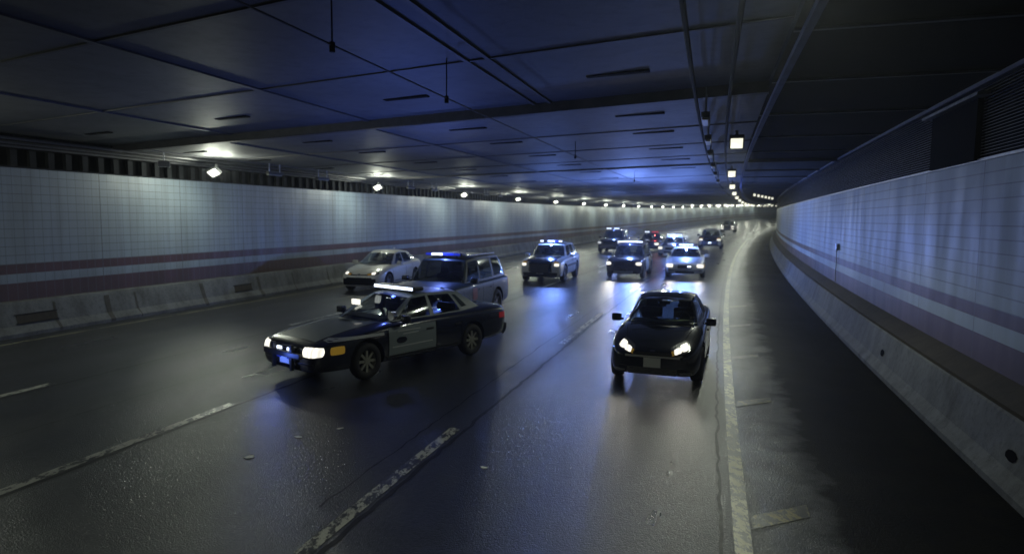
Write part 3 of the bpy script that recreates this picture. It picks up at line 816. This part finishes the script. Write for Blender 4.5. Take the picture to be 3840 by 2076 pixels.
def cabin_for(kind):
    if kind == 'police_sedan':
        return Cabin([(1.32, 0, .99), (.86, .80, .93), (-.32, .86, .94), (-1.28, .85, .95), (-1.95, .72, .99), (-2.12, 0, 1.02)],
                     [(.26, 0, 1.405), (.08, .60, 1.355), (-.30, .63, 1.40), (-1.02, .615, 1.375), (-1.36, .56, 1.345), (-1.45, 0, 1.38)], .05)
    if kind == 'compact':
        return Cabin([(1.22, 0, .95), (.72, .73, .90), (-.25, .79, .92), (-1.15, .78, .95), (-1.72, .66, 1.02), (-1.92, 0, 1.05)],
                     [(.22, 0, 1.36), (.02, .545, 1.32), (-.30, .575, 1.375), (-.95, .56, 1.355), (-1.28, .50, 1.33), (-1.38, 0, 1.35)], .055)
    if kind == 'suv':
        return Cabin([(1.02, 0, 1.17), (.62, .84, 1.11), (-.35, .90, 1.12), (-1.35, .90, 1.13), (-2.20, .88, 1.15), (-2.50, .80, 1.17), (-2.56, 0, 1.18)],
                     [(.36, 0, 1.79), (.20, .68, 1.75), (-.36, .735, 1.81), (-1.32, .745, 1.82), (-1.98, .72, 1.80), (-2.18, .66, 1.78), (-2.26, 0, 1.80)], .06)
    if kind == 'crossover':
        return Cabin([(1.10, 0, 1.12), (.66, .82, 1.06), (-.30, .88, 1.08), (-1.20, .88, 1.11), (-1.95, .86, 1.14), (-2.32, .78, 1.16), (-2.40, 0, 1.17)],
                     [(.30, 0, 1.66), (.12, .64, 1.62), (-.35, .69, 1.68), (-1.15, .69, 1.68), (-1.75, .66, 1.65), (-2.0, .60, 1.62), (-2.08, 0, 1.64)], .06)
HULLS = {}
def vehicle(name, kind, label, cat, X, Y, phi, body='paint_black', roofm=None, group=None, detail=1, scale=1.0, sz=None, steer=0.0, plate=True, rim='rim', head='head', glass='glass', hood=None, doors=None, beams=0, gr=None):
    s = near_s(X, Y); ph = radians(phi)
    t = thing(name, label, cat, (X, Y, gz(s)), math.atan2(-cos(ph), -sin(ph)), group); t.scale = (scale, scale, sz or scale)
    sp_ = SPEC[kind]
    if kind not in HULLS: me = make_hull(sp_); HULLS[kind] = (me, Skin(me))
    me, skin = HULLS[kind]; me = me.copy()
    for i, mm in enumerate(me.materials):
        if mm and mm.name == 'black_paint' and i == 0: me.materials[i] = M[body]
    b = bpy.data.objects.new('body', me); C.objects.link(b); b.parent = t
    cab_ = cabin_for(kind)
    n = cab_.n
    suv = kind in ('suv', 'crossover')
    link('roof', cab_.shell([(0, .92, .05, .94), (1.15, 1.93, .11, .89), (2.08, 2.91, .11, .89), (n - .88, n, .13, .89)]), M[roofm or body], t)
    zb = cab_.b[1][2]; x0 = cab_.b[1][0]
    dsh = MB().box((-.22, -.62, -.06), (.22, .62, .055)).build('dashboard', M['dash'], t, bevel=.03); dsh.location = (x0 - .12, 0, zb + .02)
    for x, zz in ((x0 - 1.15, .0), (x0 - 2.05, -.02)):
        for y in (-.36, .36):
            st2 = MB().box((-.09, -.24, -.3), (.07, .24, .20)).build('seat', M['seat'], t, bevel=.05); st2.location = (x, y, zb + zz); st2.rotation_euler = (0, -.2, 0)
            hr = MB().box((-.05, -.13, -.08), (.05, .13, .09)).build('headrest', M['seat'], st2, bevel=.03); hr.location = (0, 0, .29)
    sw = MB().lathe([(.16, -.012), (.185, -.012), (.185, .012), (.16, .012), (.16, -.012)], 20).build('steering_wheel', M['trim'], t); sw.location = (x0 - .48, .36, zb + .03); sw.rotation_euler = (0, 0, pi / 2)
    cab_.glass(0, .93, .04, .95, m=M[glass], parent=t, name='windscreen', full=True)
    cab_.glass(n, n - .90, .12, .90, m=M['glass'], parent=t, name='rear_window', full=True)
    for sd in (1, -1):
        cab_.glass(1.13, 1.95, .10, .90, sd, m=M['glass'], parent=t)
        cab_.glass(2.06, 2.93, .10, .90, sd, m=M['glass'], parent=t)
        if suv: cab_.glass(3.10, 4.35 if kind == 'suv' else 4.2, .12, .90, sd, m=M['glass'], parent=t, name='quarter_window')
        else: cab_.glass(3.08, 3.42, .22, .84, sd, m=M['glass'], parent=t, name='quarter_window')
    W, R, wb = sp_['W'], sp_['R'], sp_['wb']
    for x, st in ((wb / 2, steer), (-wb / 2, 0)):
        for sd in (1, -1): make_wheel(x, sd * (W - .125), R, .215, sd, t, st, rim, 5 if kind != 'police_sedan' else 8)
    mx = {'police_sedan': .62, 'compact': .55, 'suv': .50, 'crossover': .50}[kind]; mz = {'police_sedan': 1.02, 'compact': .98, 'suv': 1.22, 'crossover': 1.15}[kind]
    for sd in (1, -1): mirror(t, mx, sd * (W - .06), mz, sd, M[body] if body != 'paint_greygreen' else M['paint_navy'])
    zs = .9 if not suv else 1.08
    if detail:
        for sd in (1, -1):
            for x in ((.98, -.02 - (.28), -1.02) if kind == 'compact' else (1.0, -.33, -1.10)):
                skin.patch('door_seam', [(x - .008, sd * 1.6, .30), (x + .008, sd * 1.6, .30), (x + .008, sd * 1.6, zs - .02), (x - .008, sd * 1.6, zs - .02)], (0, -sd, 0), M['black'], t, .002, 1, 8)
            for x in (-.12, -.98):
                skin.patch('door_handle', [(x - .10, sd * 1.6, zs - .17), (x + .10, sd * 1.6, zs - .17), (x + .10, sd * 1.6, zs - .135), (x - .10, sd * 1.6, zs - .135)], (0, -sd, 0), M['trim'] if body != 'paint_silver' else M[body], t, .022, 6, 2, .3)
            skin.patch('side_trim', [(-1.05, sd * 1.6, .33), (1.05, sd * 1.6, .33), (1.05, sd * 1.6, .36), (-1.05, sd * 1.6, .36)], (0, -sd, 0), M['trim'], t, .012, 12, 1)
    return t, skin, cab_
def front(skin, t, name, y0, y1, z0, z1, m, off=.008, n=10, k=4, rnd=0.0, skew=0.0, x=3.4, taper=0.0, zt=0.0):
    """panel on the nose; skew lifts the y1 end, taper shortens the bottom"""
    q = [(x, y0 + taper, z0), (x, y1 - taper, z0 + skew), (x, y1, z1 + skew + zt), (x, y0, z1)]
    return skin.patch(name, q, (-1, 0, 0), M[m], t, off, n, k, rnd)
def corner(skin, t, name, sd, y0, y1, z0, z1, m, off=.008, rnd=.5, dy=.35, lift=0.0, n=10, k=5, thick=.02, cut=0.0):
    """lamp wrapped round the corner: rays come in diagonally; y0 inner end, y1 outer end (in the slanted plane)"""
    d = Vector((-1, -sd * dy, 0)).normalized(); px = 3.2
    def pp(y, z): return (px, sd * (y + (px - 2.3) * dy), z)
    return skin.patch(name, [pp(y0, z0 + cut), pp(y1, z0 + lift), pp(y1, z1 + lift), pp(y0, z1)], d, M[m], t, off, n, k, rnd, thick)
def fmark(skin, t, name, x0, x1, z0, z1, sd, m, off=.006, n=6, k=6, rnd=0.0, lean=0.0):
    return skin.patch(name, [(x0, sd * 1.7, z0), (x1, sd * 1.7, z0), (x1 + lean, sd * 1.7, z1), (x0 + lean, sd * 1.7, z1)], (0, -sd, 0), M[m], t, off, n, k, rnd)
def top(skin, t, name, x0, x1, y0, y1, m, off=.005, n=8, k=8, taper=0.0):
    return skin.patch(name, [(x0, y0, 2.5), (x1, y0 + taper, 2.5), (x1, y1 - taper, 2.5), (x0, y1, 2.5)], (0, 0, -1), M[m], t, off, n, k)
def grille(skin, t, y, z0, z1, rows, m='chrome', back='trim', taper=0.0, x=3.4):
    g = front(skin, t, 'grille', -y, y, z0, z1, back, .010, 12, 4, 0, taper=taper)
    for i in range(rows):
        z = z0 + (z1 - z0) * (i + .5) / rows
        q = [(x, -y * .95, z - .010), (x, y * .95, z - .010), (x, y * .95, z + .010), (x, -y * .95, z + .010)]
        skin.patch('grille_bar', q, (-1, 0, 0), M[m], g, .022, 12, 1)
    return g
def plate_f(skin, t, z, tilt=0, x=3.4, y=0.0, m='plate'):
    return front(skin, t, 'number_plate', y - .155, y + .155, z - .08, z + .08, m, .03, 2, 2)

def sedan_police(label, X, Y, phi, body, hood, door, group, roofm=None, beams=0, **kw):
    t, sk, cb_ = vehicle('police_car', 'police_sedan', label, 'police car', X, Y, phi, body, roofm, group, rim='rim_dark', **kw)
    if hood: top(sk, t, 'bonnet', .98, 2.42, -.66, .66, hood, .004, 12, 10, .05)
    if door:
        for sd in (1, -1): fmark(sk, t, 'front_door', -.30, .98, .32, .87, sd, door, .005, 12, 8)
    grille(sk, t, .34, .50, .66, 3, 'trim', 'black')
    for sd in (1, -1):
        corner(sk, t, 'headlight', sd, .44, .84, .54, .70, 'head', .012, .35)
        corner(sk, t, 'indicator', sd, .90, 1.20, .55, .69, 'amber', .010, .3, dy=.9)
    front(sk, t, 'bumper_trim', -.80, .80, .40, .43, 'trim', .02, 14, 1)
    front(sk, t, 'lower_intake', -.45, .45, .28, .36, 'black', .006)
    for sd in (1, -1):
        sk.patch('tail_light', [(-3.4, sd * .88, .66), (-3.4, sd * .50, .66), (-3.4, sd * .50, .82), (-3.4, sd * .88, .82)], (1, 0, 0), M['tail'], t, .008, 6, 4)
        sk.patch('tail_light', [(-2.72, sd * 1.6, .70), (-2.45, sd * 1.6, .70), (-2.45, sd * 1.6, .82), (-2.74, sd * 1.6, .82)], (0, -sd, 0), M['tail'], t, .008, 4, 3)
    sk.patch('rear_bumper', [(-3.4, -.85, .34), (-3.4, .85, .34), (-3.4, .85, .55), (-3.4, -.85, .55)], (1, 0, 0), M[body], t, .05, 12, 4)
    if beams: headlight_beam(t, 2.72, (-.66, .66), .62, beams)
    return t, sk, cb_

# ---- 1 black small car, near right
t, sk, cb_ = vehicle('black_car', 'compact', 'small black car with lit headlamps and white plate in the right lane', 'car', 3.44, 14.28, 19.5, 'paint_black', glass='glass_green', scale=1.03, sz=1.11)
for sd in (1, -1):
    hl = corner(sk, t, 'headlight', sd, .40, .80, .56, .70, 'reflector', .010, .5, lift=.10, cut=.0)
    corner(sk, t, 'headlamp_bulb', sd, .455, .60, .590, .665, 'head', .016, .45, lift=.04).parent = hl
    corner(sk, t, 'headlamp_bulb', sd, .605, .77, .635, .725, 'head', .016, .45, lift=.04).parent = hl
    corner(sk, t, 'indicator', sd, .405, .452, .575, .64, 'amber', .018, .3, lift=.01).parent = hl
    corner(sk, t, 'fog_lamp', sd, .50, .68, .30, .37, 'trim', .014, .7)
grille(sk, t, .38, .575, .615, 1, 'trim')
front(sk, t, 'emblem', -.055, .055, .625, .65, 'chrome', .012, 4, 2, .8)
front(sk, t, 'bumper_strip', -.50, .50, .530, .562, 'paint_silver', .016, 14, 2)
front(sk, t, 'lower_intake', -.50, .50, .24, .36, 'trim', .008, taper=.06)
plate_f(sk, t, .445)
top(sk, t, 'bonnet_edge', .98, 1.0, -.6, .6, 'trim', .012, 2, 8)
headlight_beam(t, 2.25, (-.62, .62), .64, 10)
for sd in (1, -1):
    sk.patch('bonnet_seam', [(.95, sd * .66, 2), (2.0, sd * .50, 2), (2.0, sd * .508, 2), (.95, sd * .668, 2)], (0, 0, -1), M['black'], t, .002, 10, 1)
    sk.patch('wing_trim', [(1.02, sd * 1.5, .62), (1.10, sd * 1.5, .62), (1.10, sd * 1.5, .66), (1.02, sd * 1.5, .66)], (0, -sd, 0), M['chrome'], t, .01, 2, 1)
for i in range(5):
    front(sk, t, 'intake_bar', -.46, .46, .255 + i * .022, .262 + i * .022, 'chrome' if 0 else 'rim_dark', .014, 12, 1)
rv = MB().box((-.02, -.11, -.03), (.02, .11, .03)).build('rear_view_mirror', M['trim'], t, bevel=.01); rv.location = (.22, 0, 1.27)
for sd in (1, -1):
    corner(sk, t, 'fog_trim', sd, .56, .80, .27, .30, 'rim_dark', .016, .3)
for i, y in enumerate((-.25, .22)):
    w_ = MB().box((-.006, -.32, 0), (.006, .32, .012)).build('wiper', M['trim'], t); w_.location = (1.12, y, .995); w_.rotation_euler = (0, 0, .12)

# ---- 2 police sedan, crossing near left
t, sk, cb_ = sedan_police('black police sedan with grey bonnet and grey front door swinging across the lanes', -2.64, 14.42, 39.0, 'paint_navy', 'paint_grey', 'paint_grey', 'police vehicles', roofm='paint_grey', beams=22, scale=1.03, sz=1.11)
for sd in (1, -1):
    fmark(sk, t, 'fender_stripe', 1.10, 2.30, .765, .815, sd, 'paint_white', .008, 10, 2)
    front(sk, t, 'grille_strobe', sd * .17 - .07, sd * .17 + .07, .60, .645, 'strobe', .04, 3, 2)
    front(sk, t, 'grille_strobe', sd * .17 - .07, sd * .17 + .07, .46, .50, 'strobe_blue', .04, 3, 2)
pb = MB().box((-.02, -.6, 0), (.04, .6, .10)).build('push_bar', M['trim'], t, bevel=.015); pb.location = (2.72, 0, .50)
for y in (-.3, .3): MB().box((-.03, y - .03, -.22), (.03, y + .03, .22)).build('upright', M['trim'], pb)
lightbar(t, -.12, 1.45, 1.30, 'trim', lit=(0, 1, 2, 3, 4, 5), energy=7, h=.085, col=(.12, .2, 1))
lamp('blue_ceiling_fill', 'SPOT', 330, (.12, .22, .95), (-.1, 0, 1.72), t, .05, (pi, 0, 0), 165, .6)  # upward spot added above the roof bar to turn the ceiling blue
dl = MB().box((-.03, -.11, -.05), (.03, .11, .05)).build('dash_strobe', M['head'], t); dl.location = (.80, -.30, 1.245)
for z_, a_, b_ in ((.78, .15, .75), (.72, .2, .62), (.50, -.2, .9)):
    fmark(sk, t, 'door_marking', a_, b_, z_, z_ + .018, 1, 'paint_white', .009, 6, 1)
fmark(sk, t, 'door_emblem', .52, .80, .56, .68, 1, 'paint_navy', .008, 6, 6, .9)
sl = MB().cyl((0, 0, 0), (.12, 0, 0), .075, 16, .085).build('spotlight', M['chrome'], t); sl.location = (.78, .93, 1.08)
plate_f(sk, t, .45)
lamp('strobe_light', 'POINT', 8, (.1, .2, 1), (3.0, 0, .5), t, .04)

# ---- 3 silver-white sedan, far left lane
t, sk, cb_ = vehicle('silver_car', 'compact', 'silver white sedan with wide black lower grille in the left lane', 'car', -5.95, 29.75, 13.5, 'paint_silver', scale=1.13, sz=1.2)
for sd in (1, -1):
    hl = corner(sk, t, 'headlight', sd, .38, .86, .60, .675, 'reflector', .010, .3, lift=.06)
    corner(sk, t, 'headlamp_bulb', sd, .56, .72, .63, .70, 'head', .016, .6, lift=.02).parent = hl
    corner(sk, t, 'indicator', sd, .40, .54, .615, .66, 'amber', .016, .4, lift=.01).parent = hl
front(sk, t, 'grille', -.36, .36, .60, .635, 'trim', .012, 10, 2)
front(sk, t, 'lower_grille', -.66, .66, .50, .27, 'black', .012, 14, 6, taper=-.0)
front(sk, t, 'lower_grille', -.50, .50, .27, .54, 'black', .014, 14, 6, taper=-.16)
front(sk, t, 'emblem', -.06, .06, .575, .65, 'chrome', .03, 6, 5, 1.0)
an = MB().box((-.08, -.01, 0), (.08, .01, .07)).build('roof_antenna', M['paint_silver'], t, bevel=.008); an.location = (-1.1, 0, 1.415)

# ---- 4 grey-green police SUV behind the police sedan
t, sk, cb_ = vehicle('police_suv', 'suv', 'grey green police SUV with roof bar and red door emblem beside the silver white sedan', 'police suv', -2.05, 20.35, 20.5, 'paint_greygreen', None, 'police vehicles', rim='rim', scale=1.09)
grille(sk, t, .52, .72, .92, 3, 'chrome')
for sd in (1, -1):
    corner(sk, t, 'headlight', sd, .60, .90, .74, .93, 'head', .012, .3)
    fmark(sk, t, 'door_emblem', .10, .42, .66, 1.0, sd, 'seal_red', .006, 6, 6, .45)
    fmark(sk, t, 'tail_light', -2.60, -2.44, .82, 1.10, sd, 'tail', .008, 3, 4)
    sk.patch('tail_light', [(-3.4, sd * .92, .80), (-3.4, sd * .72, .80), (-3.4, sd * .72, 1.10), (-3.4, sd * .92, 1.10)], (1, 0, 0), M['tail'], t, .008, 3, 4)
    rl = MB().box((-1.15, -.02, 0), (.75, .02, .035)).build('roof_rail', M['galv'], t, bevel=.01); rl.location = (-.9, sd * .62, 1.855)
lightbar(t, .10, 1.87, 1.15, 'trim', lit=(1, 2), blue=(0, 3, 4, 5), energy=150, col=(.16, .26, 1))
plate_f(sk, t, .52)

# ---- 5 black and white police SUV
t, sk, cb_ = vehicle('police_suv', 'crossover', 'police SUV with dark bonnet, pale sides and three bright roof lights', 'police suv', 2.12, 34.6, 16, 'paint_white', None, 'police vehicles', scale=1.12)
top(sk, t, 'bonnet', .95, 2.25, -.72, .72, 'paint_black', .005, 12, 10, .04)
front(sk, t, 'nose_panel', -.52, .52, .50, .96, 'paint_black', .008, 12, 6)
grille(sk, t, .46, .68, .88, 3, 'trim', 'black')
front(sk, t, 'lower_bumper', -.90, .90, .27, .47, 'trim', .012, 14, 4, taper=.05)
plate_f(sk, t, .50)
for sd in (1, -1):
    corner(sk, t, 'headlight', sd, .62, .84, .76, .87, 'head', .014, .4)
    corner(sk, t, 'indicator', sd, .62, .84, .88, .95, 'amber', .012, .4)
    for x0, x1 in ((-.30, .95), (-1.12, -.33)): fmark(sk, t, 'side_stripe', x0, x1, .66, .76, sd, 'paint_navy', .006, 8, 2)
top(sk, t, 'bonnet_marking', 1.75, 1.85, -.36, .36, 'paint_white', .012, 3, 8)
pb = MB().box((-.03, -.42, -.22), (.03, .42, .18)).build('push_bar', M['trim'], t, bevel=.02); pb.location = (2.46, 0, .66)
front(sk, t, 'grille_strobe', -.32, -.18, .60, .66, 'strobe', .10, 3, 2)
lightbar(t, -.05, 1.74, 1.12, 'trim', lit=(0, 2, 3, 5), blue=(4,), energy=420)

# ---- 6 black police SUV, middle
t, sk, cb_ = vehicle('police_suv', 'suv', 'black police SUV with a long white-blue roof bar in the middle of the pack', 'police suv', 6.7, 36.6, 18.5, 'paint_navy', None, 'police vehicles')
grille(sk, t, .50, .70, .90, 2, 'trim', 'black'); plate_f(sk, t, .52, m='trim')
for sd in (1, -1):
    corner(sk, t, 'headlight', sd, .58, .92, .76, .92, 'head', .014, .8)
    fmark(sk, t, 'front_door', -.30, .98, .40, 1.02, sd, 'paint_grey', .005, 10, 6)
front(sk, t, 'lower_intake', -.5, .5, .34, .44, 'paint_grey', .008)
lightbar(t, .0, 1.88, 1.45, 'trim', lit=(0, 1, 2, 3, 4, 5), energy=800)
headlight_beam(t, 2.6, (-.72, .72), .82, 60)
lamp('blue_ceiling_fill', 'SPOT', 2400, (.18, .31, 1), (.1, 0, 2.1), t, .05, (pi, 0, 0), 165, .6)  # added upward spot, fills the ceiling over the pack with blue

# ---- 7 white police sedan right of it
t, sk, cb_ = sedan_police('white police sedan with black bonnet and bright roof bar right of the black SUV', 10.1, 37.5, 16, 'paint_white', 'paint_grey', None, 'police vehicles', beams=30, scale=1.1, sz=1.14)
lightbar(t, -.2, 1.47, 1.15, 'trim', lit=(1, 2, 3, 4), energy=800)
front(sk, t, 'grille_strobe', .12, .30, .56, .62, 'strobe', .05, 3, 2)
# ---- 8 police sedan behind, between those two
t, sk, cb_ = sedan_police('pale police sedan half hidden behind the white police sedan', 14.2, 56.6, 21, 'paint_white', 'paint_navy', None, 'police vehicles', detail=0, scale=1.12, sz=1.16)
lightbar(t, -.2, 1.47, 1.2, 'trim', lit=(0, 1, 2, 3, 4, 5), energy=800)
# ---- 9 far SUV with pale blue-grey roof
t, sk, cb_ = vehicle('police_suv', 'crossover', 'dark SUV with pale blue grey roof, rightmost and behind the white sedan', 'police suv', 21.1, 68.6, 20, 'paint_navy', 'paint_lav', 'police vehicles', detail=0, scale=1.2)
grille(sk, t, .44, .66, .86, 2, 'trim', 'black')
for sd in (1, -1):
    corner(sk, t, 'headlight', sd, .56, .88, .74, .86, 'head', .014, .4)
    corner(sk, t, 'indicator', sd, .56, .88, .87, .95, 'amber', .012, .4)
    corner(sk, t, 'wing_panel', sd, .66, .95, .36, .70, 'paint_white', .006, .3)
front(sk, t, 'grille_strobe', -.12, .12, .50, .60, 'strobe', .06, 3, 2)
# ---- 10 dark SUV behind on the left
t, sk, cb_ = vehicle('police_suv', 'suv', 'dark SUV with roof lights behind and left of the black police SUV', 'police suv', 9.6, 60.8, 18, 'paint_navy', None, 'police vehicles', detail=0, scale=1.14)
grille(sk, t, .50, .70, .90, 2, 'trim', 'black')
for sd in (1, -1): corner(sk, t, 'headlight', sd, .58, .92, .76, .92, 'head_cool', .014, .6)
lightbar(t, .0, 1.88, 1.3, 'trim', lit=(0, 1, 3, 4), energy=300)
# ---- 11 police car showing red lights
t, sk, cb_ = sedan_police('dark police sedan showing red roof lights behind the black police SUV', 13.7, 63.6, 19, 'paint_navy', None, None, 'police vehicles', detail=0, scale=1.12, sz=1.2)
b = lightbar(t, -.2, 1.47, 1.2, 'trim', lit=(0, 1), blue=(), energy=0)
for i in (3, 4, 5): MB().box((.168, -.6 + i * .2 + .02, .015), (.19, -.6 + i * .2 + .18, .08)).build('red_strobe_lamp', M['tail_on'], b)
lamp('strobe_light', 'POINT', 12, (1, .12, .1), (.3, .4, .25), b, .03)
# ---- 12 very far car with two pairs of lamps
t, sk, cb_ = vehicle('far_car', 'crossover', 'farthest vehicle, dark, with two stacked pairs of lit lamps near the bend', 'car', 0, 0, 24, 'paint_navy', detail=0)
q = P(128, 4.6); t.location = (q.x, q.y, gz(128)); t.scale = (1.25,) * 3
for sd in (1, -1):
    corner(sk, t, 'headlight', sd, .50, .92, .78, .92, 'head', .014, .2)
    corner(sk, t, 'fog_lamp', sd, .50, .92, .48, .60, 'head', .014, .2)

# ================================================================== HAZE: thin scattering volume added for a glow round the lamps
hz = MB().box((-120, -40, -3), (200, 330, 16)).build('haze', None)
hm = bpy.data.materials.new('glow_haze'); hm.use_nodes = True; nt = hm.node_tree
nt.nodes.remove(nt.nodes['Principled BSDF']); pv = nt.nodes.new('ShaderNodeVolumePrincipled')
pv.inputs['Color'].default_value = (.85, .9, 1, 1); pv.inputs['Density'].default_value = .0009; pv.inputs['Anisotropy'].default_value = .7
nt.links.new(pv.outputs[0], nt.nodes['Material Output'].inputs['Volume']); hz.data.materials.append(hm)
hz['kind'] = 'stuff'

# small wall box with a pipe on the right wall, and bits of litter on the road
wb_ = thing('wall_box', 'small grey box with a pipe on the right wall above the stripe', 'wall box', P(25, WR, 1.7))
par(sweep('box_body', boxprof(WR - .01, WR + .10, 2.2, 2.42), [24.9, 25.2], M['galv'], closed=True, caps=True), wb_)
mb = MB().cyl(P(25.1, WR + .05, 1.1), P(25.1, WR + .05, 2.2), .015, 8); par(mb.build('riser_pipe', M['tileR'] if 0 else M['unlit'], None), wb_)
for i, (x, y, sz, lb) in enumerate(((-3.1, 9.2, .05, 'pale scrap of litter nearest below the front of the police sedan'), (-3.5, 8.4, .06, 'pale flat litter scrap on the second lane from the left'), (-2.6, 9.6, .035, 'tiny pale litter scrap beside the larger ones'), (-.35, 8.1, .04, 'small pale scrap right of the nearest lane dash'))):
    mb = MB(); n = 7; zz = gz(near_s(x, y)) + .006
    for k_ in range(n):
        a = 2 * pi * k_ / n; r = sz * random.uniform(.6, 1.2); mb.v.append((x + r * cos(a) * 1.5, y + r * sin(a), zz + random.uniform(0, .012)))
    mb.v += [(v[0], v[1], v[2] - .004) for v in mb.v[:n]]
    mb.f = [tuple(range(n)), tuple(range(2 * n - 1, n - 1, -1))] + [(k_, n + k_, n + (k_ + 1) % n, (k_ + 1) % n) for k_ in range(n)]
    meta(mb.build('litter', M['plate']), lb, 'litter', 'litter on the road')
